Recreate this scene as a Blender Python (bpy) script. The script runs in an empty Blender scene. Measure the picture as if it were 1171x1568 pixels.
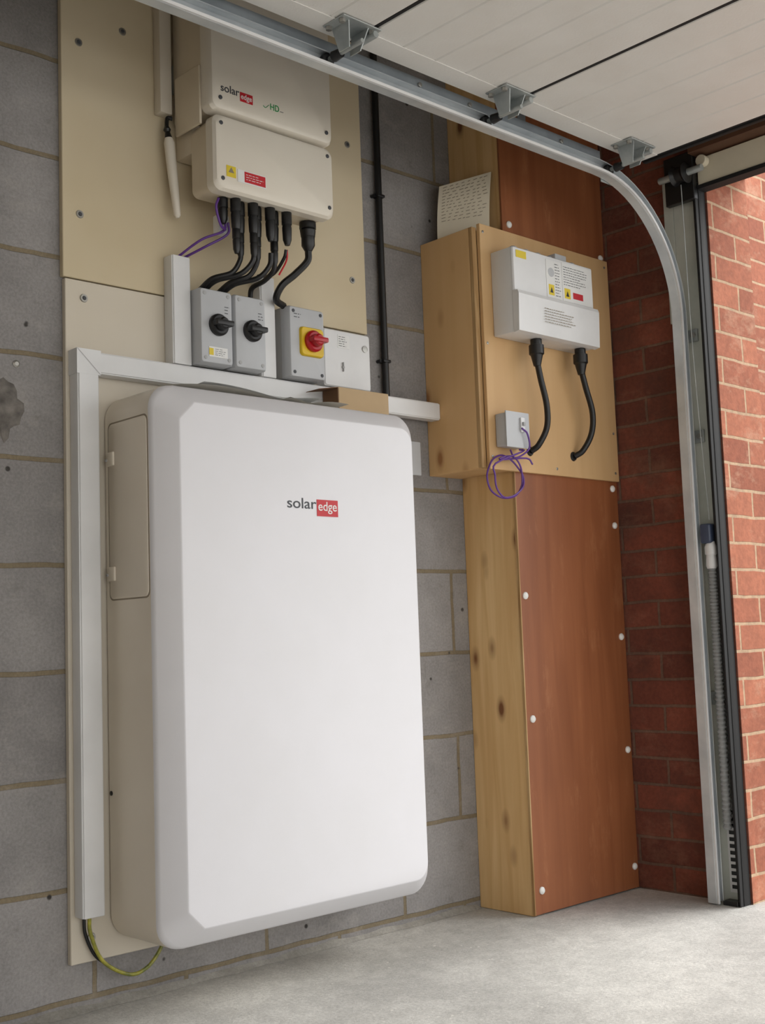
import bpy, bmesh, math, random
from mathutils import Vector, Matrix
random.seed(4)
scene=bpy.context.scene
scene.view_settings.view_transform='Standard'
COL=bpy.context.collection

# ------------------------------------------------------------ materials
def lin(c):
    r=[]
    for v in c[:3]:
        v=v/255.0
        r.append(v/12.92 if v<=0.04045 else ((v+0.055)/1.055)**2.4)
    return (r[0],r[1],r[2],1)
def base(name,rough=.5,metal=0):
    m=bpy.data.materials.new(name);m.use_nodes=True
    nt=m.node_tree;b=nt.nodes['Principled BSDF']
    b.inputs['Roughness'].default_value=rough;b.inputs['Metallic'].default_value=metal
    return m,nt,b
def N(nt,t,**k):
    n=nt.nodes.new(t)
    for a,v in k.items():setattr(n,a,v)
    return n
def coords(nt,sc=(1,1,1)):
    tc=N(nt,'ShaderNodeTexCoord');mp=N(nt,'ShaderNodeMapping');mp.inputs['Scale'].default_value=sc
    nt.links.new(tc.outputs['Object'],mp.inputs['Vector']);return mp.outputs['Vector']
def noise(nt,vec,scale,detail=4,rough=.55):
    n=N(nt,'ShaderNodeTexNoise');n.inputs['Scale'].default_value=scale;n.inputs['Detail'].default_value=detail
    n.inputs['Roughness'].default_value=rough;nt.links.new(vec,n.inputs['Vector']);return n.outputs['Fac']
def ramp(nt,fac,stops):
    r=N(nt,'ShaderNodeValToRGB');e=r.color_ramp.elements
    while len(e)<len(stops):e.new(.5)
    for i,(p,c) in enumerate(stops):e[i].position=p;e[i].color=c
    nt.links.new(fac,r.inputs['Fac']);return r.outputs['Color']
def mix(nt,fac,a,b,mode='MIX'):
    m=N(nt,'ShaderNodeMix',data_type='RGBA',blend_type=mode)
    if isinstance(fac,(int,float)):m.inputs[0].default_value=fac
    else:nt.links.new(fac,m.inputs[0])
    for i,v in((6,a),(7,b)):
        if isinstance(v,tuple):m.inputs[i].default_value=v
        else:nt.links.new(v,m.inputs[i])
    return m.outputs[2]
def bump(nt,b,h,strength=.3,dist=.005):
    n=N(nt,'ShaderNodeBump');n.inputs['Strength'].default_value=strength;n.inputs['Distance'].default_value=dist
    nt.links.new(h,n.inputs['Height']);nt.links.new(n.outputs['Normal'],b.inputs['Normal'])
def M(name,c,rough=.5,metal=0,c2=None,scale=6,bmp=0,bscale=120,st=(1,1,1)):
    m,nt,b=base(name,rough,metal)
    v=coords(nt,st)
    if c2 is None:c2=tuple(max(0,x*.94) for x in c)
    f=noise(nt,v,scale)
    nt.links.new(ramp(nt,f,[(.3,lin(c)),(.7,lin(c2))]),b.inputs['Base Color'])
    if bmp:bump(nt,b,noise(nt,v,bscale,3),bmp,.002)
    return m
def wood(name,c1,c2,knot=None,axis='z',rough=.6,grain=1.0,dark=None,scuff=None):
    m,nt,b=base(name,rough)
    st={'z':(14,14,.9),'x':(.9,14,14),'y':(14,.9,14)}[axis]
    v=coords(nt,st)
    w=N(nt,'ShaderNodeTexNoise');w.inputs['Scale'].default_value=2.2*grain;w.inputs['Detail'].default_value=6
    w.inputs['Distortion'].default_value=.8;nt.links.new(v,w.inputs['Vector'])
    col=ramp(nt,w.outputs['Fac'],[(.3,lin(c1)),(.5,lin(tuple((a+b_)/2 for a,b_ in zip(c1,c2)))),(.68,lin(c2))])
    v2=coords(nt,(1,1,1));big=noise(nt,v2,2.5,2)
    col=mix(nt,ramp(nt,big,[(.35,(0,0,0,1)),(.7,(.5,.5,.5,1))]),col,lin(dark or c2))
    if scuff:
        s=noise(nt,coords(nt,(6,6,1.6)),2.4,6,.75)
        col=mix(nt,ramp(nt,s,[(.56,(0,0,0,1)),(.74,(.55,.55,.55,1))]),col,lin(scuff))
    if knot:
        kv=coords(nt,{'z':(7,7,3.4),'x':(3.4,7,7),'y':(7,3.4,7)}[axis])
        vo=N(nt,'ShaderNodeTexVoronoi');vo.inputs['Scale'].default_value=1.9;nt.links.new(kv,vo.inputs['Vector'])
        k=ramp(nt,vo.outputs['Distance'],[(.09,(1,1,1,1)),(.16,(.4,.4,.4,1)),(.27,(0,0,0,1))])
        col=mix(nt,k,col,lin(knot))
    nt.links.new(col,b.inputs['Base Color'])
    bump(nt,b,w.outputs['Fac'],.12,.002)
    return m
def masonry(name,ax,w,h,ms,off,cols,mortar,moff=.5,bstr=.6,rough=.9,spots=True,fine=160,var=.55,soot=None,bloom=None,bl=.5,st_=.7):
    m,nt,b=base(name,rough)
    tc=N(nt,'ShaderNodeTexCoord');sp=N(nt,'ShaderNodeSeparateXYZ');cb=N(nt,'ShaderNodeCombineXYZ')
    nt.links.new(tc.outputs['Object'],sp.inputs[0])
    a1=N(nt,'ShaderNodeMath',operation='SUBTRACT');a1.inputs[1].default_value=off[0];nt.links.new(sp.outputs[ax],a1.inputs[0])
    a2=N(nt,'ShaderNodeMath',operation='SUBTRACT');a2.inputs[1].default_value=off[1];nt.links.new(sp.outputs['Z'],a2.inputs[0])
    nt.links.new(a1.outputs[0],cb.inputs[0]);nt.links.new(a2.outputs[0],cb.inputs[1])
    wn=N(nt,'ShaderNodeTexNoise');wn.inputs['Scale'].default_value=9;nt.links.new(tc.outputs['Object'],wn.inputs['Vector'])
    vm=N(nt,'ShaderNodeVectorMath',operation='SCALE');vm.inputs['Scale'].default_value=.009
    vs=N(nt,'ShaderNodeVectorMath',operation='SUBTRACT');vs.inputs[1].default_value=(.5,.5,.5)
    nt.links.new(wn.outputs['Color'],vs.inputs[0]);nt.links.new(vs.outputs[0],vm.inputs[0])
    va=N(nt,'ShaderNodeVectorMath',operation='ADD');nt.links.new(cb.outputs[0],va.inputs[0]);nt.links.new(vm.outputs[0],va.inputs[1])
    br=N(nt,'ShaderNodeTexBrick');br.offset=moff
    br.inputs['Scale'].default_value=1;br.inputs['Brick Width'].default_value=w;br.inputs['Row Height'].default_value=h
    br.inputs['Mortar Size'].default_value=ms;br.inputs['Mortar Smooth'].default_value=.25;br.inputs['Bias'].default_value=0
    br.inputs['Color1'].default_value=lin(cols[0]);br.inputs['Color2'].default_value=lin(cols[1]);br.inputs['Mortar'].default_value=lin(mortar)
    nt.links.new(va.outputs[0],br.inputs['Vector'])
    f=noise(nt,tc.outputs['Object'],7,6,.65)
    c=mix(nt,var,br.outputs['Color'],ramp(nt,f,[(.3,(.5,.5,.5,1)),(.7,(1,1,1,1))]),'MULTIPLY')
    g=noise(nt,tc.outputs['Object'],fine,3,.7)
    c=mix(nt,.45,c,ramp(nt,g,[(.35,(.5,.5,.5,1)),(.65,(1,1,1,1))]),'MULTIPLY')
    if spots:
        vo=N(nt,'ShaderNodeTexVoronoi');vo.inputs['Scale'].default_value=13;nt.links.new(tc.outputs['Object'],vo.inputs['Vector'])
        c=mix(nt,ramp(nt,vo.outputs['Distance'],[(.055,(1,1,1,1)),(.09,(0,0,0,1))]),c,lin((54,51,48)))
        e=noise(nt,tc.outputs['Object'],19,4,.7)
        c=mix(nt,ramp(nt,e,[(.60,(0,0,0,1)),(.78,(.5,.5,.5,1))]),c,lin((92,86,80)))
    if soot:
        e=noise(nt,tc.outputs['Object'],5.5,4,.6)
        c=mix(nt,ramp(nt,e,[(.5,(0,0,0,1)),(.68,(st_,st_,st_,1))]),c,lin(soot))
    if bloom:
        e=noise(nt,coords(nt,(1,1,1.8)),6.5,6,.75)
        c=mix(nt,ramp(nt,e,[(.53,(0,0,0,1)),(.72,(bl,bl,bl,1))]),c,lin(bloom))
    nt.links.new(c,b.inputs['Base Color'])
    inv=N(nt,'ShaderNodeMath',operation='MULTIPLY_ADD');inv.inputs[1].default_value=-1.2;inv.inputs[2].default_value=1
    nt.links.new(br.outputs['Fac'],inv.inputs[0])
    ad=N(nt,'ShaderNodeMath',operation='MULTIPLY_ADD');ad.inputs[1].default_value=.35;nt.links.new(g,ad.inputs[0]);nt.links.new(inv.outputs[0],ad.inputs[2])
    bump(nt,b,ad.outputs[0],bstr,.006)
    return m

m_block=masonry('blockwork','X',.45,.225,.006,(.2,.025),[(160,156,154),(142,138,136)],(138,124,100),var=.55,bloom=(172,166,158),bl=.4)
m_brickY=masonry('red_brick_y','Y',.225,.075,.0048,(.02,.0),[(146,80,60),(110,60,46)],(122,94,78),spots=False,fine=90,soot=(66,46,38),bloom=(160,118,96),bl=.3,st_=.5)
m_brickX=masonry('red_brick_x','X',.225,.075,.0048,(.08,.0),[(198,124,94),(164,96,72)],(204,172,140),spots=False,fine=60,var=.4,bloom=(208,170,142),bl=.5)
def concrete(name,c1,c2,sp):
    m,nt,b=base(name,.85)
    tc=N(nt,'ShaderNodeTexCoord').outputs['Object']
    f=noise(nt,tc,1.5,7,.68);c=ramp(nt,f,[(.36,lin(c1)),(.62,lin(c2))])
    g=noise(nt,tc,120,4,.8);c=mix(nt,.5,c,ramp(nt,g,[(.35,(.5,.5,.5,1)),(.62,(1,1,1,1))]),'MULTIPLY')
    h=noise(nt,tc,28,3,.6);c=mix(nt,.35,c,ramp(nt,h,[(.35,(.65,.65,.65,1)),(.6,(1,1,1,1))]),'MULTIPLY')
    vo=N(nt,'ShaderNodeTexVoronoi');vo.inputs['Scale'].default_value=46;nt.links.new(tc,vo.inputs['Vector'])
    k=noise(nt,tc,9,2)
    kk=N(nt,'ShaderNodeMath',operation='ADD');nt.links.new(vo.outputs['Distance'],kk.inputs[0])
    k2=ramp(nt,k,[(.45,(.4,.4,.4,1)),(.62,(0,0,0,1))]);nt.links.new(k2,kk.inputs[1])
    c=mix(nt,ramp(nt,kk.outputs[0],[(.10,(.8,.8,.8,1)),(.18,(0,0,0,1))]),c,lin(sp))
    nt.links.new(c,b.inputs['Base Color']);bump(nt,b,g,.5,.004);return m
m_floor=concrete('concrete_floor',(228,226,220),(188,186,181),(222,219,212))
m_drive=concrete('driveway_concrete',(176,172,164),(146,142,134),(120,116,110))
m_board_warmlight=M('painted_board_warm_light',(210,197,170),.6,c2=(196,180,148),scale=1.6,bmp=.08)  # same board, warm light at the top put into the colour
m_board=M('painted_board',(210,202,188),.6,c2=(200,190,172),scale=1.6,bmp=.08)
m_pvc=M('white_pvc',(224,224,224),.35)
m_bat=M('battery_white',(220,219,223),.42,c2=(217,216,219),bmp=.04,bscale=500)
m_batside=M('battery_side_warm_bounce',(230,221,206),.42,c2=(225,215,199),bmp=.05,bscale=500)  # battery white with the warm interior bounce mixed into its colour
m_hatchgap=M('hatch_gap_shadowline',(150,138,120),.6)
m_inv=M('inverter_casing',(224,217,203),.38,c2=(219,211,197))
m_invside=M('inverter_side',(214,201,178),.45)
m_grey=M('isolator_grey',(188,190,193),.42)
m_greyd=M('isolator_base_grey',(172,172,172),.5)
m_black=M('black_plastic',(22,22,23),.4)
m_cable=M('black_cable',(16,16,17),.42)
m_rubber=M('black_rubber',(18,18,19),.7)
m_red=M('red_plastic',(176,14,30),.3)
m_yel=M('yellow_plastic',(222,186,30),.4)
m_redlab=M('red_label',(196,34,44),.5)
m_yellab=M('yellow_label',(226,200,50),.5)
m_whlab=M('white_label',(232,232,230),.5)
m_gytext=M('grey_print',(70,72,76),.6)
m_ink=M('faded_ink',(140,128,108),.7)
m_green=M('green_print',(40,150,80),.6)
m_purple=M('purple_cable',(96,54,140),.4)
m_gy=M('earth_green_yellow',(178,170,60),.4,c2=(60,80,40),scale=40)
m_steel=M('galvanised_steel',(190,195,194),.38,.5,c2=(158,164,164),scale=18,bmp=.03)
m_track=M('galvanised_track',(212,216,218),.32,.4,c2=(188,194,198),scale=12)
m_rail=M('galvanised_rail',(160,168,174),.4,.4,c2=(136,144,150),scale=12)
m_post=M('steel_post',(206,210,202),.5,.0,c2=(184,190,182),scale=8)
m_screw=M('screw_zinc',(170,168,162),.35,.7)
m_nail=M('white_nail_cap',(240,240,236),.4)
m_door=M('door_panel_white',(230,228,223),.5,c2=(224,221,215),scale=8,bmp=.25,bscale=160)
m_pine=wood('pine_timber',(228,194,142),(206,166,112),knot=(120,76,42))
m_ply=wood('plywood_face',(212,176,128),(202,164,116),knot=None,dark=(194,154,106),grain=.5)
m_plyside=wood('plywood_side',(222,184,134),(212,172,120),knot=(160,112,68),dark=(204,162,110),grain=.35)
m_plyedge=wood('plywood_edge',(206,176,130),(150,112,66),grain=2)
m_brown=wood('brown_hardboard',(158,98,62),(138,82,50),rough=.42,dark=(122,70,42),grain=.8,scuff=(182,124,86))
m_card=M('cardboard',(190,164,128),.8)
m_carddk=M('cardboard_dark',(120,88,62),.8)
m_paper=M('paper',(232,222,200),.8)
m_cream=M('cream_upvc',(230,220,196),.5)
m_brn=M('brown_timber_strip',(96,64,44),.6)
m_plaster=M('warm_wall_plaster',(198,182,158),.9)
m_ceil=M('ceiling_board',(190,178,158),.9)
m_cem=M('cement_patch',(128,122,116),.95,c2=(78,74,70),scale=30,bmp=.8,bscale=60)
m_flex=M('grey_spring_coil',(150,152,152),.45)
m_bluegrey=M('blue_grey_fitting',(60,70,92),.4)

# ------------------------------------------------------------ geometry helpers
def link(o,parent=None):
    COL.objects.link(o)
    if parent:o.parent=parent
    return o
def root(name):
    e=bpy.data.objects.new(name,None);e.empty_display_size=.05;COL.objects.link(e);return e
def mesh(name,verts,faces,mat,parent=None,smooth=False):
    me=bpy.data.meshes.new(name);me.from_pydata([tuple(v) for v in verts],[],faces)
    bm=bmesh.new();bm.from_mesh(me);bmesh.ops.recalc_face_normals(bm,faces=bm.faces);bm.to_mesh(me);bm.free()
    me.materials.append(mat)
    if smooth:
        for p in me.polygons:p.use_smooth=True
        try:me.set_sharp_from_angle(angle=math.radians(32))
        except Exception:pass
    return link(bpy.data.objects.new(name,me),parent)
def box(name,x0,x1,y0,y1,z0,z1,mat,parent=None,bev=0.0,seg=2,rot=None):
    bm=bmesh.new();bmesh.ops.create_cube(bm,size=1)
    for v in bm.verts:
        v.co=Vector((v.co.x*(x1-x0),v.co.y*(y1-y0),v.co.z*(z1-z0)))
    if bev:bmesh.ops.bevel(bm,geom=bm.edges[:],offset=bev,segments=seg,affect='EDGES',profile=.6)
    if rot:bmesh.ops.rotate(bm,verts=bm.verts,cent=(0,0,0),matrix=Matrix.Rotation(rot[0],3,rot[1]))
    bmesh.ops.translate(bm,verts=bm.verts,vec=((x0+x1)/2,(y0+y1)/2,(z0+z1)/2))
    me=bpy.data.meshes.new(name);bm.to_mesh(me);bm.free();me.materials.append(mat)
    if bev:
        for p in me.polygons:p.use_smooth=True
        me.set_sharp_from_angle(angle=math.radians(35))
    return link(bpy.data.objects.new(name,me),parent)
def frame(d):
    d=d.normalized();u=d.cross(Vector((0,0,1)))
    if u.length<.05:u=d.cross(Vector((0,1,0)))
    u.normalize();return u,d.cross(u)
def lathe(name,p0,p1,prof,mat,parent=None,n=20):
    p0=Vector(p0);p1=Vector(p1);u,w=frame(p1-p0);vs=[];fs=[]
    for t,r in prof:
        c=p0.lerp(p1,t)
        for i in range(n):
            a=2*math.pi*i/n;vs.append(c+u*(r*math.cos(a))+w*(r*math.sin(a)))
    for k in range(len(prof)-1):
        for i in range(n):
            j=(i+1)%n;fs.append((k*n+i,k*n+j,(k+1)*n+j,(k+1)*n+i))
    fs.append(tuple(range(n)));fs.append(tuple((len(prof)-1)*n+i for i in range(n)))
    return mesh(name,vs,fs,mat,parent,True)
def cyl(name,p0,p1,r,mat,parent=None,n=20):
    return lathe(name,p0,p1,[(0,r*.93),(.04,r),(.96,r),(1,r*.93)],mat,parent,n)
def smoothpts(pts,sub=8):
    P=[Vector(p) for p in pts];P=[P[0]*2-P[1]]+P+[P[-1]*2-P[-2]];out=[]
    for i in range(1,len(P)-2):
        for k in range(sub):
            t=k/sub;a,b,c,d=P[i-1],P[i],P[i+1],P[i+2]
            out.append(.5*((2*b)+(c-a)*t+(2*a-5*b+4*c-d)*t*t+(3*b-a-3*c+d)*t**3))
    out.append(P[-2]);return out
def tube(name,pts,r,mat,parent=None,n=10,sub=8,rad=None):
    P=smoothpts(pts,sub) if len(pts)>2 else [Vector(p) for p in pts]
    vs=[];fs=[];u=None
    for i,p in enumerate(P):
        d=(P[min(i+1,len(P)-1)]-P[max(i-1,0)]).normalized()
        if u is None:u,_=frame(d)
        u=(u-d*u.dot(d)).normalized();w=d.cross(u)
        rr=rad(i,len(P)) if rad else r
        for k in range(n):
            a=2*math.pi*k/n;vs.append(p+u*(rr*math.cos(a))+w*(rr*math.sin(a)))
    for i in range(len(P)-1):
        for k in range(n):
            j=(k+1)%n;fs.append((i*n+k,i*n+j,(i+1)*n+j,(i+1)*n+k))
    fs.append(tuple(range(n)));fs.append(tuple((len(P)-1)*n+i for i in range(n)))
    return mesh(name,vs,fs,mat,parent,True)
def rr(a0,a1,b0,b1,r,seg=6,cham=0.0):
    pts=[]
    for cx,cy,s in((a1-r,b1-r,0),(a0+r,b1-r,90),(a0+r,b0+r,180),(a1-r,b0+r,270)):
        e0=Vector((cx+r*math.cos(math.radians(s)),cy+r*math.sin(math.radians(s))))
        e1=Vector((cx+r*math.cos(math.radians(s+90)),cy+r*math.sin(math.radians(s+90))))
        ch=cham if s in(90,180) else 0
        for k in range(seg+1):
            t=k/seg;a=math.radians(s+90*t)
            arc=Vector((cx+r*math.cos(a),cy+r*math.sin(a)));pts.append(arc.lerp(e0.lerp(e1,t),ch))
    return pts
def loft(name,rings,mat,parent=None,smooth=True):
    n=len(rings[0]);vs=[p for r in rings for p in r];fs=[]
    for k in range(len(rings)-1):
        for i in range(n):
            j=(i+1)%n;fs.append((k*n+i,k*n+j,(k+1)*n+j,(k+1)*n+i))
    fs.append(tuple(range(n)));fs.append(tuple((len(rings)-1)*n+i for i in range(n)))
    return mesh(name,vs,fs,mat,parent,smooth)
def yloft(name,x0,x1,z0,z1,specs,mat,parent=None,seg=6):
    R=[]
    for s in specs:
        y,i,r=s[:3];ch=s[3] if len(s)>3 else 0
        R.append([(p.x,y,p.y) for p in rr(x0+i,x1-i,z0+i,z1-i,r,seg,ch)])
    return loft(name,R,mat,parent)
def xloft(name,y0,y1,z0,z1,specs,mat,parent=None,seg=5):
    R=[]
    for s in specs:
        x,i,r=s[:3];R.append([(x,p.x,p.y) for p in rr(y0+i,y1-i,z0+i,z1-i,r,seg)])
    return loft(name,R,mat,parent)
def text(name,body,size,loc,mat,parent=None,ext=.0004,width=None):
    cu=bpy.data.curves.new(name,'FONT');cu.body=body;cu.size=size;cu.extrude=ext;cu.offset=size*.006
    o=bpy.data.objects.new(name+'_src',cu);COL.objects.link(o)
    bpy.context.view_layer.update()
    me=bpy.data.meshes.new_from_object(o.evaluated_get(bpy.context.evaluated_depsgraph_get()))
    bpy.data.objects.remove(o)
    xs=[v.co.x for v in me.vertices];w=max(xs)-min(xs);s=(width/w) if width else 1;x0=min(xs)
    for v in me.vertices:v.co=Vector((loc[0]+(v.co.x-x0)*s,loc[1]-v.co.z,loc[2]+v.co.y))
    me.materials.clear();me.materials.append(mat)
    return link(bpy.data.objects.new(name,me),parent)
def textlines(name,x0,x1,y,z0,z1,n,mat,parent):
    vs=[];fs=[];h=(z1-z0)/n
    for i in range(n):
        z=z1-(i+.5)*h;x=x0
        end=x0+(x1-x0)*(random.uniform(.6,1))
        while x<end:
            w=min(random.uniform(.004,.012),end-x);k=len(vs)
            vs+=[(x,y,z-h*.12),(x+w,y,z-h*.12),(x+w,y,z+h*.12),(x,y,z+h*.12)];fs.append((k,k+1,k+2,k+3));x+=w+.0025
    return mesh(name,vs,fs,mat,parent)
def screw(name,x,y,z,r,mat,parent,d='y'):
    return lathe(name,(x,y,z),(x,y-.004,z),[(0,r),(.4,r),(1,r*.55)],mat,parent,14)

# ------------------------------------------------------------ room shell
box('wall_left',-3,3.2,0,.2,-.1,2.5,m_block)
wf=root('wall_front')
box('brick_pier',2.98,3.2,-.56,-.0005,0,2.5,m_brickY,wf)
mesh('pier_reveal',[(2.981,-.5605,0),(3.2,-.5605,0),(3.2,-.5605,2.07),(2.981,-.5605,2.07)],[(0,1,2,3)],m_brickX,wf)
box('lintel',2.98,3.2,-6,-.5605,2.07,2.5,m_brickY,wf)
box('wall_back_unseen',-3.2,-3,-6,0,-.1,2.5,m_plaster)  # unseen wall behind the camera, added to block sky light and bounce warm
box('floor',-3,3.2,-6,0,-.1,0,m_floor)
box('driveway',3.2,14,-10,-.351,-.13,-.012,m_drive)
box('ceiling',-3.2,3.2,-6,.2,2.5,2.6,m_ceil)
box('wall_exterior',3.201,9,-.35,.1,-.13,3.2,m_brickX)
sk=[];n=60
for i in range(n+1):
    x=-1+i*(3.5/n);h=.008+random.random()*.008;d=.010+random.random()*.012
    sk+= [(x,0,h),(x,-d,0.0005)]
mesh('trim_1',sk,[(2*i,2*i+1,2*i+3,2*i+2) for i in range(n)],m_drive)
k=26;pv=[(1.12,-.004,1.25)]
for ring_,(ry) in enumerate((.6,1.0)):
    for i in range(k):
        a=2*math.pi*i/k;r=ry*(1+random.uniform(-.22,.22))
        pv.append((1.12+.045*r*math.cos(a),-.006 if ring_==0 else -.0006,1.25+.06*r*math.sin(a)))
pf=[(0,1+i,1+(i+1)%k) for i in range(k)]+[(1+i,1+k+i,1+k+(i+1)%k,1+(i+1)%k) for i in range(k)]
mesh('cement_patch',pv,pf,m_cem)
screw('wall_screw',1.155,0,1.35,.008,m_screw,None)

# ------------------------------------------------------------ backing board
bd=root('backing_board')
box('lower_board',1.262,2.152,-.015,-.0005,.10,1.553,m_board,bd,.0015,1)
box('upper_board',1.257,2.150,-.016,-.0005,1.556,2.49,m_board_warmlight,bd,.0015,1)
for x,z in((1.30,2.102),(1.413,2.164),(1.514,2.087),(1.299,1.703),(1.307,1.514),(2.100,2.071),(2.102,1.697),(1.309,.149)):
    lathe('washer',(x,-.016,z),(x,-.018,z),[(0,.0095),(1,.0085)],m_screw,bd,18)
    lathe('screw_head',(x,-.018,z),(x,-.020,z),[(0,.005),(1,.0035)],m_gytext,bd,12)

# ------------------------------------------------------------ trunking
def trunk(name,x0,x1,y0,y1,z0,z1,parent,along):
    box(name,x0,x1,y0,y1,z0,z1,m_pvc,parent,.003,2)
    i=.003
    if along=='x':box(name+'_lid',x0,x1,y0-.0025,y0,z0+i,z1-i,m_pvc,parent,.001,1)
    else:box(name+'_lid',x0+i,x1-i,y0-.0025,y0,z0,z1,m_pvc,parent,.001,1)
tr=root('cable_trunking')
trunk('vertical_duct',1.270,1.322,-.05,-.016,.196,1.338,tr,'z')
trunk('horizontal_duct',1.324,2.379,-.05,-.0165,1.340,1.388,tr,'x')
mesh('mitre_corner',[(1.268,-.053,1.336),(1.324,-.053,1.336),(1.326,-.053,1.338),(1.326,-.053,1.391),(1.268,-.053,1.391),
  (1.268,-.016,1.336),(1.324,-.016,1.336),(1.326,-.016,1.338),(1.326,-.016,1.391),(1.268,-.016,1.391)],
  [(0,1,2,3,4),(5,6,7,8,9),(0,1,6,5),(1,2,7,6),(2,3,8,7),(3,4,9,8),(4,0,5,9)],m_pvc,tr)
mesh('mitre_joint',[(1.268,-.0535,1.3905),(1.270,-.0535,1.3905),(1.3255,-.0535,1.3375),(1.3235,-.0535,1.3375)],[(0,1,2,3)],m_greyd,tr)
trunk('riser_duct',1.513,1.5645,-.05,-.0165,1.389,1.645,tr,'z')
trunk('short_riser_duct',1.766,1.812,-.05,-.0165,1.389,1.64,tr,'z')

# ------------------------------------------------------------ battery
bt=root('home_battery')
X0,X1,Z0,Z1=1.352,2.112,.135,1.298
yloft('casing',X0,X1,Z0,Z1,[(-.017,.012,.045),(-.022,0,.055),(-.196,0,.055)],m_batside,bt,8)
yloft('front_cover',X0,X1,Z0,Z1,[(-.1961,.0,.055),(-.204,.001,.055,.1),(-.210,.005,.053,.3),(-.2475,.040,.040,.95),(-.2495,.0425,.038,1),(-.250,.0445,.037,1)],m_bat,bt,8)
xloft('service_hatch',-.192,-.036,.850,1.232,[(X0+.002,0,.014),(X0-.0012,.001,.014),(X0-.002,.0025,.012)],m_batside,bt)
xloft('hatch_gap',-.1945,-.0335,.8475,1.2345,[(X0+.002,0,.015),(X0-.0006,.0,.015)],m_hatchgap,bt)
for z in(1.155,.905):
    xloft('hatch_latch',-.062,-.030,z-.016,z+.016,[(X0,0,.003),(X0-.005,.001,.003),(X0-.006,.003,.002)],m_batside,bt)
    cyl('latch_key',(X0-.005,-.036,z-.002),(X0-.009,-.036,z-.002),.0035,m_greyd,bt,12)
cyl('side_screw',(X0+.002,-.03,.44),(X0-.002,-.03,.44),.005,m_black,bt,12)
text('logo_word','solar',.034,(1.674,-.2502,1.044),m_gytext,bt,width=.084)
box('logo_badge',1.759,1.822,-.2508,-.2498,1.028,1.066,m_redlab,bt)
text('logo_word_badge','edge',.030,(1.763,-.2510,1.041),m_whlab,bt,width=.055)
pp=root('paper_sheets')
for (x0,x1,y0,y1,zz,ph,am) in((1.42,1.72,-.192,-.06,1.2995,.3,.015),(1.50,1.84,-.19,-.075,1.304,1.3,.016),(1.74,1.92,-.19,-.08,1.302,2.2,.012)):
    vs=[];nx=14;ny=4
    for i in range(nx+1):
        for j in range(ny+1):
            x=x0+(x1-x0)*i/nx;y=y0+(y1-y0)*j/ny
            vs.append((x,y,zz+am*abs(math.sin(i/nx*3.0+ph))*(1-.3*j/ny)))
    mesh('sheet',vs,[(i*(ny+1)+j,i*(ny+1)+j+1,(i+1)*(ny+1)+j+1,(i+1)*(ny+1)+j) for i in range(nx) for j in range(ny)],m_whlab,pp,True)
cb=root('cardboard_box')
box('carton_body',1.955,2.125,-.115,-.055,1.2985,1.374,m_card,cb,.001,1)
box('carton_end',1.953,1.9545,-.114,-.056,1.2985,1.372,m_carddk,cb)
mesh('carton_flap',[(1.954,-.114,1.372),(1.954,-.056,1.372),(1.895,-.06,1.362),(1.89,-.118,1.360),(1.954,-.114,1.3735),(1.954,-.056,1.3735),(1.895,-.06,1.3635),(1.89,-.118,1.3615)],
  [(0,1,2,3),(4,5,6,7),(0,3,7,4),(3,2,6,7),(2,1,5,6)],m_carddk,cb)

tube('earth_cable',[(1.294,-.034,.194),(1.297,-.034,.16),(1.325,-.034,.10),(1.385,-.036,.062),(1.43,-.036,.068),(1.463,-.036,.10),(1.475,-.036,.13)],.004,m_gy)
tube('black_earth_lead',[(1.286,-.026,.194),(1.289,-.026,.16),(1.31,-.026,.115),(1.345,-.026,.085)],.0035,m_cable)

# ------------------------------------------------------------ rotary isolators
def isolator(name,x0,x1,z0,z1,yf,yb,kind):
    r=root(name);cx=(x0+x1)/2
    yloft('base',x0,x1,z0,z1,[(yb,0,.004),(yb-(yb-yf)*.45,0,.004)],m_greyd,r,3)
    yloft('cover',x0,x1,z0,z1,[(yb-(yb-yf)*.46,.0005,.004),(yf+.006,.0005,.005),(yf+.001,.003,.006),(yf,.006,.005)],m_grey,r,4)
    for a in(x0+.013,x1-.013):
        for b in(z0+.013,z1-.013):
            cyl('cover_screw',(a,yf+.001,b),(a,yf-.0012,b),.0045,m_gytext if kind else m_greyd,r,12)
    return r,cx
def knob(r,cx,cz,yf,col,R=.026):
    lathe('dial',(cx,yf,cz),(cx,yf-.012,cz),[(0,R),(.6,R),(1,R*.82)],col,r,28)
    lathe('dial_hub',(cx,yf-.012,cz),(cx,yf-.030,cz),[(0,R*.62),(.8,R*.55),(1,R*.4)],col,r,24)
    box('dial_grip',cx-.024,cx+.024,yf-.034,yf-.012,cz-.0065,cz+.0065,col,r,.004,2)
for nm,x0,x1,cz in(('isolator_switch',1.566,1.658,1.485),('isolator_switch',1.664,1.756,1.485)):
    r,cx=isolator(nm,x0,x1,1.392,1.570,-.085,-.017,0)
    knob(r,cx+.003,cz,-.085,m_black)
    textlines('label_print',cx+.022,cx+.038,-.0855,cz+.028,cz+.05,3,m_gytext,r)
    if x0<1.6:
        box('rating_label',x0+.022,x1-.018,-.0862,-.085,1.408,1.432,m_whlab,r)
        box('warning_label',x0+.022,x0+.034,-.0866,-.0862,1.412,1.428,m_yellab,r)
        textlines('rating_print',x0+.038,x1-.022,-.0866,1.411,1.429,4,m_gytext,r)
r,cx=isolator('emergency_isolator_switch',1.832,1.945,1.392,1.572,-.080,-.017,1)
yloft('yellow_plate',1.862,1.936,1.448,1.522,[(-.080,0,.01),(-.086,.001,.01),(-.088,.003,.008)],m_yel,r)
knob(r,1.899,1.486,-.088,m_red,.027)
textlines('label_print',1.846,1.87,-.0805,1.54,1.556,2,m_gytext,r)
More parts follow.
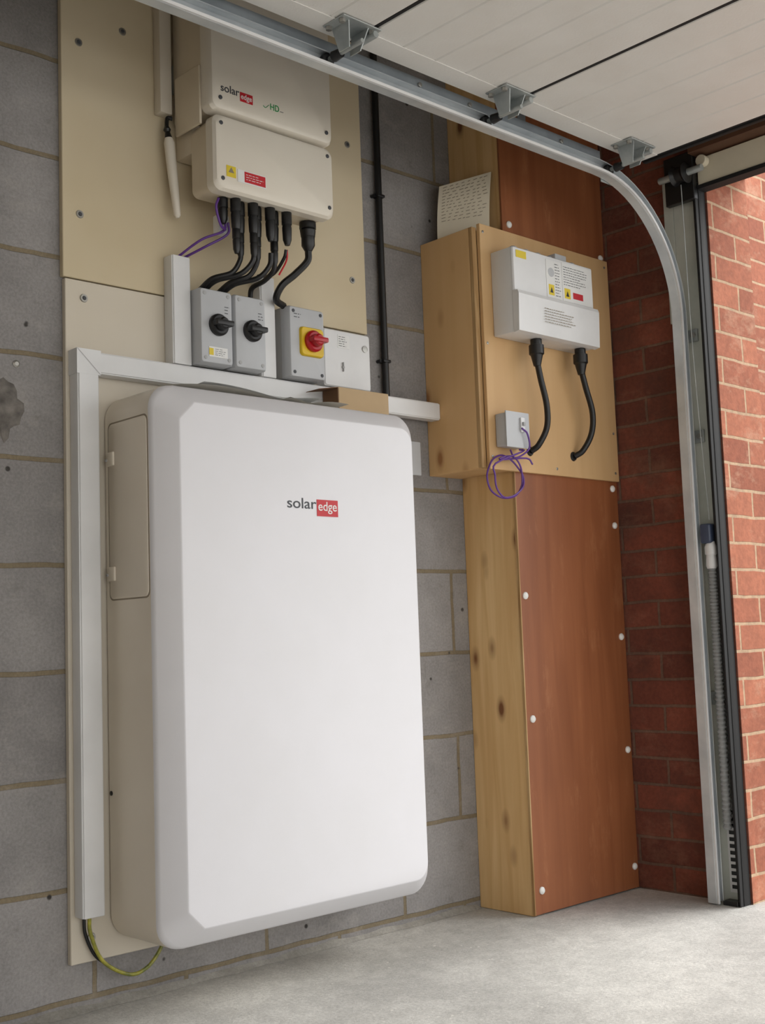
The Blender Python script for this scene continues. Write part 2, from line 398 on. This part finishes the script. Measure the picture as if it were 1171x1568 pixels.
eb=root('enclosure_box')
yloft('body',1.968,2.128,1.392,1.542,[(-.017,0,.006),(-.044,0,.006),(-.048,.003,.006)],m_pvc,eb,4)
box('box_label',2.015,2.055,-.0488,-.048,1.495,1.53,m_whlab,eb)
textlines('box_print',2.018,2.052,-.0492,1.498,1.528,5,m_gytext,eb)
cyl('box_latch',(2.03,-.048,1.445),(2.03,-.052,1.445),.004,m_greyd,eb,12)
box('latch_bar',2.029,2.031,-.053,-.048,1.434,1.458,m_greyd,eb)
cyl('box_screw',(2.108,-.048,1.503),(2.108,-.051,1.503),.009,m_screw,eb,16)

# ------------------------------------------------------------ inverter
iv=root('solar_inverter')
yloft('upper_casing',1.538,1.897,1.958,2.36,[(-.03,.004,.012),(-.15,0,.014)],m_invside,iv)
yloft('upper_cover',1.536,1.899,1.956,2.362,[(-.1501,0,.016),(-.178,0,.018),(-.187,.005,.018),(-.190,.012,.016)],m_inv,iv)
yloft('lower_casing',1.545,1.894,1.772,1.944,[(-.088,.004,.016),(-.155,0,.018)],m_invside,iv)
yloft('lower_cover',1.543,1.897,1.769,1.948,[(-.1551,0,.018),(-.180,0,.02),(-.188,.005,.02),(-.191,.012,.018)],m_inv,iv)
box('rear_housing',1.552,1.86,-.088,-.018,1.885,1.957,m_invside,iv,.006,2)
box('housing_plate',1.530,1.5375,-.15,-.05,1.93,2.07,m_invside,iv,.003,2)
box('mount_bracket',1.545,1.89,-.0305,-.0165,2.05,2.12,m_steel,iv)
text('logo_word','solar',.026,(1.562,-.1905,2.002),m_gytext,iv,width=.052)
box('logo_badge',1.616,1.652,-.1912,-.1898,1.992,2.014,m_redlab,iv)
text('logo_word_badge','edge',.018,(1.618,-.1916,1.998),m_whlab,iv,width=.031)
text('logo_mark','HD',.022,(1.704,-.1905,1.996),m_green,iv,width=.026)
tube('logo_swoosh',[(1.683,-.1905,2.0),(1.690,-.1905,1.997),(1.700,-.1905,2.006)],.0008,m_green,iv,6)
textlines('logo_tag',1.732,1.752,-.1905,1.996,2.002,1,m_gytext,iv)
for x,z in((1.56,1.985),(1.876,1.985),(1.56,1.925),(1.876,1.925),(1.562,1.795),(1.878,1.795)):
    cyl('cover_screw',(x,-.188,z),(x,-.1925,z),.005,m_gytext,iv,12)
box('warning_sticker',1.572,1.598,-.1922,-.191,1.802,1.828,m_yellab,iv)
mesh('warning_triangle',[(1.577,-.1926,1.812),(1.593,-.1926,1.812),(1.585,-.1926,1.825)],[(0,1,2)],m_ink,iv)
box('red_sticker',1.603,1.684,-.1922,-.191,1.796,1.826,m_whlab,iv)
box('red_sticker_panel',1.622,1.682,-.1926,-.192,1.799,1.824,m_redlab,iv)
textlines('sticker_print',1.626,1.678,-.193,1.803,1.82,3,m_whlab,iv)
def gland(x,y,z,r,h,parent):
    lathe('cable_gland',(x,y,z),(x,y,z-h),[(0,r*.8),(.05,r),(.4,r),(.42,r*.85),(.5,r*.95),(.85,r*.85),(1,r*.5)],m_black,parent,12)
gx=[1.600,1.622,1.648,1.672,1.697,1.722,1.748,1.772]
for i,x in enumerate(gx):
    gland(x,-.135-(i%2)*.02,1.774,.0125,.062 if i in(0,) else .085,iv)
    if i in(1,2,3,4,6):gland(x,-.135-(i%2)*.02,1.70,.0095,.06,iv)
gland(1.862,-.125,1.774,.021,.045,iv)
lathe('gland_nut',(1.862,-.125,1.735),(1.862,-.125,1.70),[(0,.017),(.6,.017),(1,.009)],m_black,iv,14)
box('ferrite_block',1.606,1.636,-.11,-.085,1.70,1.745,m_pvc,iv,.004)
pc=root('dc_cables')
def cab(pts,r=.0062,m=m_cable):tube('cable',pts,r,m,pc)
cab([(1.648,-.135,1.66),(1.648,-.132,1.635),(1.632,-.12,1.605),(1.598,-.09,1.592),(1.586,-.055,1.571)])
cab([(1.672,-.155,1.66),(1.670,-.150,1.63),(1.648,-.13,1.602),(1.610,-.09,1.59),(1.598,-.05,1.571)])
cab([(1.697,-.135,1.66),(1.696,-.132,1.635),(1.68,-.12,1.605),(1.650,-.09,1.592),(1.636,-.055,1.571)])
cab([(1.722,-.155,1.66),(1.720,-.150,1.63),(1.700,-.13,1.602),(1.662,-.09,1.59),(1.648,-.05,1.571)])
cab([(1.748,-.135,1.66),(1.748,-.130,1.63),(1.742,-.10,1.61),(1.735,-.06,1.60),(1.74,-.045,1.571)])
cab([(1.772,-.150,1.68),(1.772,-.14,1.66),(1.768,-.10,1.63),(1.77,-.04,1.642)],.004)
cab([(1.862,-.125,1.70),(1.860,-.122,1.675),(1.830,-.11,1.64),(1.800,-.095,1.61),(1.797,-.075,1.58),(1.835,-.055,1.574)],.0088)
cab([(1.775,-.15,1.68),(1.776,-.145,1.655),(1.772,-.12,1.625)],.0022,m_redlab)
cu=root('purple_data_cables')
tube('strand',[(1.61,-.13,1.72),(1.61,-.12,1.70),(1.57,-.09,1.68),(1.54,-.035,1.647)],.003,m_purple,cu)
tube('strand',[(1.618,-.13,1.72),(1.622,-.12,1.695),(1.58,-.09,1.665),(1.555,-.035,1.647)],.003,m_purple,cu)
tube('strand',[(1.585,-.14,1.768),(1.578,-.14,1.745),(1.592,-.135,1.71),(1.61,-.13,1.70)],.003,m_purple,cu)
an=root('wifi_antenna')
lathe('antenna_rod',(1.515,-.045,1.925),(1.532,-.05,1.735),[(0,.009),(.06,.0125),(.5,.0115),(.97,.008),(1,.004)],m_inv,an,16)
lathe('antenna_joint',(1.513,-.04,1.955),(1.515,-.045,1.925),[(0,.005),(.3,.009),(.5,.006),(1,.009)],m_black,an,14)
tube('antenna_lead',[(1.513,-.04,1.95),(1.516,-.04,1.975),(1.526,-.045,1.975)],.005,m_cable,an)
box('surface_conduit',1.495,1.527,-.045,-.0165,1.985,2.40,m_board,None,.003)

# ------------------------------------------------------------ black vertical cable
vc=root('black_mains_cable')
tube('cable_run',[(2.212,-.014,2.49),(2.212,-.014,1.9),(2.214,-.014,1.39)],.0095,m_cable,vc,12,4)
for z in(1.953,1.491):
    box('cable_clip',2.200,2.226,-.025,-.0005,z-.004,z+.004,m_cable,vc,.002)
    cyl('clip_nail',(2.197,-.0,z),(2.197,-.016,z),.005,m_cable,vc,10)
sb=root('surface_socket_box')
box('back_box',2.225,2.309,-.034,-.0005,1.186,1.272,m_pvc,sb,.004)
box('face_plate',2.222,2.312,-.038,-.034,1.183,1.275,m_grey,sb,.002)

# ------------------------------------------------------------ timber boxing
tb=root('timber_boxing')
box('side_stud',2.512,2.552,-.190,-.0005,.001,2.49,m_pine,tb,.001,1)
box('hardboard_front',2.510,2.976,-.198,-.1905,.004,2.49,m_brown,tb,.001,1)
box('stud_edge',2.5095,2.513,-.1985,-.1905,.004,1.19,m_plyedge,tb)
for x,z in((2.536,1.89),(2.955,1.872),(2.951,1.165),(2.952,1.055),(2.53,.848),(2.954,.726),(2.536,.516),(2.955,.398),(2.54,.065),(2.957,.065)):
    lathe('nail_cap',(x,-.198,z),(x,-.206,z),[(0,.010),(.4,.010),(.8,.007),(1,.003)],m_nail,tb,16)
mb=root('meter_cupboard')
box('side_panel',2.380,2.398,-.185,-.0005,1.19,1.852,m_plyside,mb,.001,1)
box('top_panel',2.399,2.508,-.185,-.0005,1.835,1.852,m_ply,mb,.001,1)
box('bottom_panel',2.399,2.508,-.185,-.0005,1.19,1.208,m_ply,mb,.001,1)
box('front_batten',2.380,2.398,-.199,-.1855,1.19,1.852,m_plyedge,mb,.001,1)
box('front_panel',2.3985,2.972,-.211,-.1988,1.186,1.862,m_ply,mb,.001,1)
for x,z in((2.41,1.84),(2.41,1.22),(2.68,1.205),(2.955,1.21),(2.955,1.84),(2.41,1.53),(2.955,1.33)):
    cyl('panel_screw',(x,-.210,z),(x,-.2125,z),.004,m_screw,mb,10)
pr=root('handwritten_note')
def notept(u,t,off=0):
    x=2.400+.085*u+.016*t-.004*math.sin(math.pi*t)-off
    y=-.050-.120*u-.004*math.sin(3.0*u)*(1-t)-off
    return Vector((x+.004*u*t,y,1.853+.165*t+.028*u*t))
nx=8;nz=10
vs=[notept(i/nx,j/nz) for i in range(nx+1) for j in range(nz+1)]
mesh('note_sheet',vs,[(i*(nz+1)+j,i*(nz+1)+j+1,(i+1)*(nz+1)+j+1,(i+1)*(nz+1)+j) for i in range(nx) for j in range(nz)],m_paper,pr,True)
vs=[];fs=[]
for row in range(12):
    t=.94-row*.055;u=.08
    while u<.88:
        l=random.uniform(.03,.08);a=notept(u,t,.001);b=notept(u+l,t+.008,.001);k=len(vs)
        vs+=[a,b,b+Vector((0,0,.0016)),a+Vector((0,0,.0016))];fs.append((k,k+1,k+2,k+3));u+=l+random.uniform(.02,.07)
mesh('handwriting',vs,fs,m_ink,pr)

# ------------------------------------------------------------ consumer unit
cuu=root('consumer_unit')
box('back_case',2.437,2.785,-.285,-.2115,1.55,1.785,m_pvc,cuu,.004)
yloft('upper_cover',2.437,2.785,1.662,1.786,[(-.2852,0,.004),(-.289,.001,.004),(-.291,.003,.003)],m_pvc,cuu,3)
mesh('lower_cover',[(2.436,-.2853,1.548),(2.787,-.2853,1.548),(2.787,-.2853,1.664),(2.436,-.2853,1.664),
 (2.436,-.303,1.551),(2.787,-.303,1.551),(2.787,-.307,1.652),(2.436,-.307,1.652),(2.436,-.303,1.662),(2.787,-.303,1.662)],
 [(0,1,2,3),(0,1,5,4),(4,5,6,7),(7,6,9,8),(8,9,2,3),(0,4,7,8,3),(1,5,6,9,2)],m_pvc,cuu)
for x in(2.47,2.52,2.57,2.62,2.72):
    lathe('knockout_bung',(x,-.265,1.785),(x,-.265,1.796),[(0,.012),(.7,.012),(1,.008)],m_grey,cuu,14)
box('top_gland_block',2.64,2.69,-.275,-.235,1.785,1.808,m_grey,cuu,.003)
box('window_label_1',2.575,2.640,-.2922,-.291,1.668,1.775,m_whlab,cuu)
box('window_label_2',2.645,2.779,-.2922,-.291,1.668,1.778,m_whlab,cuu)
box('yellow_label',2.45,2.492,-.2922,-.291,1.757,1.777,m_yellab,cuu)
box('caution_label_1',2.583,2.607,-.2926,-.2921,1.675,1.705,m_yellab,cuu)
box('caution_label_2',2.652,2.678,-.2926,-.2921,1.676,1.705,m_yellab,cuu)
box('red_label',2.69,2.735,-.2926,-.2921,1.68,1.698,m_redlab,cuu)
mesh('mark_1',[(2.588,-.293,1.682),(2.602,-.293,1.682),(2.595,-.293,1.698)],[(0,1,2)],m_black,cuu)
mesh('mark_2',[(2.658,-.293,1.682),(2.672,-.293,1.682),(2.665,-.293,1.698)],[(0,1,2)],m_black,cuu)
lathe('round_mark',(2.596,-.2921,1.74),(2.596,-.2928,1.74),[(0,.013),(1,.013)],m_grey,cuu,20)
textlines('label_print_1',2.65,2.77,-.2926,1.712,1.77,8,m_gytext,cuu)
textlines('label_print_2',2.612,2.636,-.2926,1.672,1.77,12,m_gytext,cuu)
textlines('label_print_3',2.54,2.68,-.3085,1.585,1.63,6,m_ink,cuu)
for x in(2.553,2.748):
    lathe('gland',(x,-.262,1.549),(x,-.262,1.475),[(0,.016),(.2,.016),(.22,.021),(.55,.021),(.6,.017),(1,.010)],m_black,cuu,16)
tube('tail_cable',[(2.553,-.262,1.49),(2.565,-.262,1.44),(2.585,-.262,1.37),(2.59,-.255,1.31),(2.575,-.236,1.262),(2.565,-.216,1.246)],.0085,m_cable,cuu,12)
tube('tail_cable',[(2.748,-.262,1.49),(2.765,-.262,1.44),(2.79,-.262,1.37),(2.79,-.255,1.31),(2.772,-.236,1.262),(2.757,-.216,1.246)],.0085,m_cable,cuu,12)
for x in(2.565,2.757):
    lathe('cable_bush',(x,-.2112,1.246),(x,-.216,1.246),[(0,.014),(1,.011)],m_black,cuu,14)

sw=root('junction_switch_box')
box('body',2.425,2.512,-.250,-.2115,1.246,1.336,m_grey,sw,.005,3)
box('cover',2.421,2.516,-.2545,-.2502,1.242,1.340,m_grey,sw,.002)
box('rocker',2.476,2.492,-.260,-.2545,1.285,1.325,m_pvc,sw,.002)
box('toggle',2.480,2.488,-.266,-.260,1.302,1.312,m_greyd,sw,.001)
pl=root('purple_cable_coil')
pts=[];cx,cz=2.44,1.165
for i in range(26):
    a=i/25*2*math.pi*2.1+1.6;r=.062+.004*math.sin(i*1.7)
    pts.append((cx+r*math.cos(a)*1.05,-.232-.012*math.sin(a*.5),cz+r*math.sin(a)*.92+.004*math.sin(i)))
tube('coil',[(2.485,-.24,1.240),(2.49,-.25,1.235)]+pts[2:]+[(2.52,-.235,1.22),(2.545,-.235,1.205)],.0025,m_purple,pl,8,4)
tube('tail',[(2.455,-.235,1.238),(2.46,-.248,1.215),(2.50,-.262,1.24),(2.495,-.264,1.28),(2.475,-.262,1.295)],.0025,m_purple,pl,8)

# ------------------------------------------------------------ track
def sweep(name,prof,path,mat,parent,closed=True):
    vs=[];fs=[];n=len(prof)
    for (x,z),(nx,nz) in path:
        for a,y in prof:vs.append((x+nx*a,y,z+nz*a))
    for i in range(len(path)-1):
        for k in range(n):
            j=(k+1)%n;fs.append((i*n+k,i*n+j,(i+1)*n+j,(i+1)*n+k))
    fs.append(tuple(range(n)));fs.append(tuple((len(path)-1)*n+i for i in range(n)))
    return mesh(name,vs,fs,mat,parent,True)
R=.36;cx0=2.578;zt=1.985;xv=cx0+R
path=[((-1.2,zt),(0,1)),((1,zt),(0,1)),((cx0,zt),(0,1))]
for i in range(1,19):
    a=math.pi/2*i/18;path.append(((cx0+R*math.sin(a),zt-R+R*math.cos(a)),(math.sin(a),math.cos(a))))
path.append(((xv,.8),(1,0)));path.append(((xv,.004),(1,0)))
t=.002
tk=root('garage_door_track')
C_=[(-.016,-.494),(-.020,-.488),(-.020,-.462),(.018,-.462),(.018,-.482),(.013,-.490),
    (.012,-.488),(.016,-.481),(.016,-.464),(-.018,-.464),(-.018,-.487),(-.015,-.492)]
sweep('roller_channel',C_,path,m_track,tk)
sweep('channel_lip',[(-.021,-.496),(-.014,-.496),(-.014,-.492),(-.021,-.492)],path,m_pvc,tk)
hp=[((-1.2,zt),(0,1)),((2.62,zt),(0,1))]
sweep('hanging_rail',[(.0205,-.4615),(.054,-.4615),(.054,-.430),(.052,-.430),(.052,-.4595),(-.010,-.4595),(-.010,-.4615)],hp,m_rail,tk)
for x in(-.5,.9,2.30):
    box('hanger_arm',x-.015,x+.015,-.4585,-.4555,2.04,2.499,m_rail,tk)
    box('hanger_foot',x-.015,x+.015,-.4550,-.41,2.494,2.499,m_rail,tk)
for z in(1.57,1.28,.55):
    box('wall_tab',2.958,2.9655,-.515,-.466,z-.018,z+.018,m_steel,tk,.001,1)
    cyl('tab_bolt',(2.958,-.503,z),(2.950,-.503,z),.008,m_screw,tk,6)
box('splice_plate',2.62,2.70,-.4605,-.4585,1.955,1.985,m_steel,tk)
for x in (1.93,2.10,2.45):
    cyl('rail_bolt',(x,-.4615,2.022),(x,-.467,2.022),.006,m_screw,tk,8)

# ------------------------------------------------------------ door frame post
fp=root('door_frame_post')
box('post_web',2.966,2.9795,-.535,-.458,.001,2.06,m_post,fp,.001,1)
box('post_head',2.966,2.9795,-.457,-.425,1.62,2.06,m_post,fp,.001,1)
box('seal_strip',2.945,2.9795,-.556,-.536,.001,2.0,m_rubber,fp,.003,2)
box('seal_lip',2.930,2.9450,-.554,-.549,.001,2.0,m_rubber,fp,.001,1)
for i in range(12):
    z=.04+i*.018
    box('perforation',2.9620,2.9634,-.526,-.512,z,z+.010,m_black,fp)
box('foot_plate',2.93,2.964,-.545,-.50,.001,.012,m_black,fp,.001,1)
box('foot_bracket',2.9635,2.966,-.533,-.505,.03,.27,m_pvc,fp)
dh=root('door_header')
box('header_strip',2.945,2.9795,-6,-.5565,1.99,2.068,m_cream,dh,.002,1)
box('header_seal',2.940,2.9795,-6,-.5565,1.978,1.9895,m_rubber,dh)
box('header_timber',2.90,2.9795,-6,-.5565,2.072,2.13,m_brn,dh,.002,1)
fc=root('coiled_spring')  # coiled spring beside the track, simplified to a ribbed hose shape
tube('ribbed_spring',[(2.945,-.524,.92),(2.945,-.522,.6),(2.945,-.520,.2)],.012,m_flex,fc,12,64,rad=lambda i,n:.0135 if i%2 else .0095)
lathe('spring_fitting',(2.945,-.524,.98),(2.945,-.524,.905),[(0,.012),(.2,.018),(.45,.018),(.5,.015),(.9,.017),(1,.013)],m_pvc,fc,14)
box('sensor_box',2.925,2.962,-.535,-.502,.975,1.03,m_bluegrey,fc,.008,3)

# ------------------------------------------------------------ sectional door overhead
gd=root('garage_door')
edges=[-.85,-.335,.165,.67,1.175,1.682,2.187,2.752]
ZB=2.030
for k in range(len(edges)-1):
    a=edges[k]+.005;b=edges[k+1]-.005
    prof=[(a,ZB+.004),(a+.003,ZB)]
    ng=5
    for g in range(1,ng):
        xg=a+(b-a)*g/ng
        prof+=[(xg-.004,ZB),(xg,ZB+.0025),(xg+.004,ZB)]
    prof+=[(b-.003,ZB),(b,ZB+.004),(b,ZB+.04),(a,ZB+.04)]
    n=len(prof);vs=[(x,-.500,z) for x,z in prof]+[(x,-5.2,z) for x,z in prof]
    fs=[tuple(range(n)),tuple(range(n,2*n))]+[(i,(i+1)%n,n+(i+1)%n,n+i) for i in range(n)]
    mesh('door_section',vs,fs,m_door,gd)
    box('section_seal',b+.0005,b+.0095,-5.2,-.502,ZB+.001,ZB+.03,m_rubber,gd)
    box('end_stile',a+.002,b-.002,-.560,-.4995,ZB-.0018,ZB-.0002,m_door,gd)
box('bottom_seal',2.757,2.772,-5.2,-.502,ZB-.004,ZB+.035,m_rubber,gd,.004)
def roller(x,parent):
    box('hinge_plate',x-.050,x+.058,-.590,-.522,ZB-.005,ZB-.002,m_steel,parent,.001,1)
    for s in(-1,1):
        mesh('hinge_ear',[(x+s*.026,-.580,ZB-.005),(x+s*.026,-.527,ZB-.005),(x+s*.014,-.534,ZB-.054),(x+s*.014,-.566,ZB-.054),
          (x+s*.0285,-.580,ZB-.005),(x+s*.0285,-.527,ZB-.005),(x+s*.0165,-.534,ZB-.054),(x+s*.0165,-.566,ZB-.054)],
          [(0,1,2,3),(4,5,6,7),(0,1,5,4),(1,2,6,5),(2,3,7,6),(3,0,4,7)],m_steel,parent)
        for yy in(-.58,-.537):
            cyl('hinge_bolt',(x+s*.041,yy+.005,ZB-.005),(x+s*.041,yy+.005,ZB-.013),.007,m_screw,parent,6)
    cyl('hinge_barrel',(x+.045,-.584,ZB-.014),(x+.045,-.520,ZB-.014),.008,m_steel,parent,12)
    cyl('roller_spindle',(x,-.590,ZB-.045),(x,-.478,ZB-.045),.0055,m_steel,parent,12)
    lathe('roller_wheel',(x,-.484,ZB-.045),(x,-.467,ZB-.045),[(0,.011),(.15,.0155),(.85,.0155),(1,.011)],m_black,parent,20)
    lathe('roller_collar',(x,-.522,ZB-.045),(x,-.499,ZB-.045),[(0,.010),(1,.012)],m_black,parent,16)
for x in (.165,.67,1.175,1.682,2.187):roller(x-.045,gd)
roller(2.635,gd)
sa=root('spring_anchor')
lathe('pulley_drum',(2.90,-.505,2.02),(2.90,-.555,2.02),[(0,.018),(.1,.030),(.3,.022),(.7,.022),(.9,.030),(1,.018)],m_black,sa,20)
box('anchor_plate',2.925,2.944,-.555,-.46,1.95,2.09,m_black,sa,.002,1)
cyl('lift_shaft',(2.90,-.46,2.02),(2.90,-.60,2.02),.010,m_steel,sa,16)
tube('lift_cable',[(2.90,-.53,1.99),(2.91,-.528,1.5),(2.935,-.53,1.04)],.0012,m_steel,sa,6,4)
cyl('brass_bung',(2.94,-.585,2.05),(2.918,-.585,2.05),.016,m_cream,sa,12)

# ------------------------------------------------------------ light
w=bpy.data.worlds.new('overcast_sky');scene.world=w;w.use_nodes=True;nt=w.node_tree
bg=nt.nodes['Background'];tc=N(nt,'ShaderNodeTexCoord');sp=N(nt,'ShaderNodeSeparateXYZ')
nt.links.new(tc.outputs['Generated'],sp.inputs[0])
c=ramp(nt,sp.outputs['Z'],[(.0,(.89,.88,.86,1)),(.25,(.96,.98,1,1)),(1,(.88,.93,1,1))])
nt.links.new(c,bg.inputs['Color']);bg.inputs['Strength'].default_value=2.45
sun=bpy.data.lights.new('sun','SUN');sun.energy=2.8;sun.angle=math.radians(40);sun.color=(1,.97,.92)
so=bpy.data.objects.new('sun',sun);COL.objects.link(so);so.location=(6,-4,6)
so.rotation_euler=Vector((-.95,.45,-.95)).to_track_quat('-Z','Y').to_euler()

# ------------------------------------------------------------ camera
cam=bpy.data.cameras.new('camera');co=bpy.data.objects.new('camera',cam);COL.objects.link(co)
cam.sensor_fit='HORIZONTAL';cam.sensor_width=36;cam.lens=36*1854/1171
r_=Vector((.7326,-.6797,-.0359));u_=Vector((-.0443,-.1003,.9940));b_=Vector((-.6792,-.7266,-.1036))
co.matrix_world=Matrix(((r_.x,u_.x,b_.x,0),(r_.y,u_.y,b_.y,-2.35),(r_.z,u_.z,b_.z,.747),(0,0,0,1)))
cam.clip_start=.05
scene.camera=co
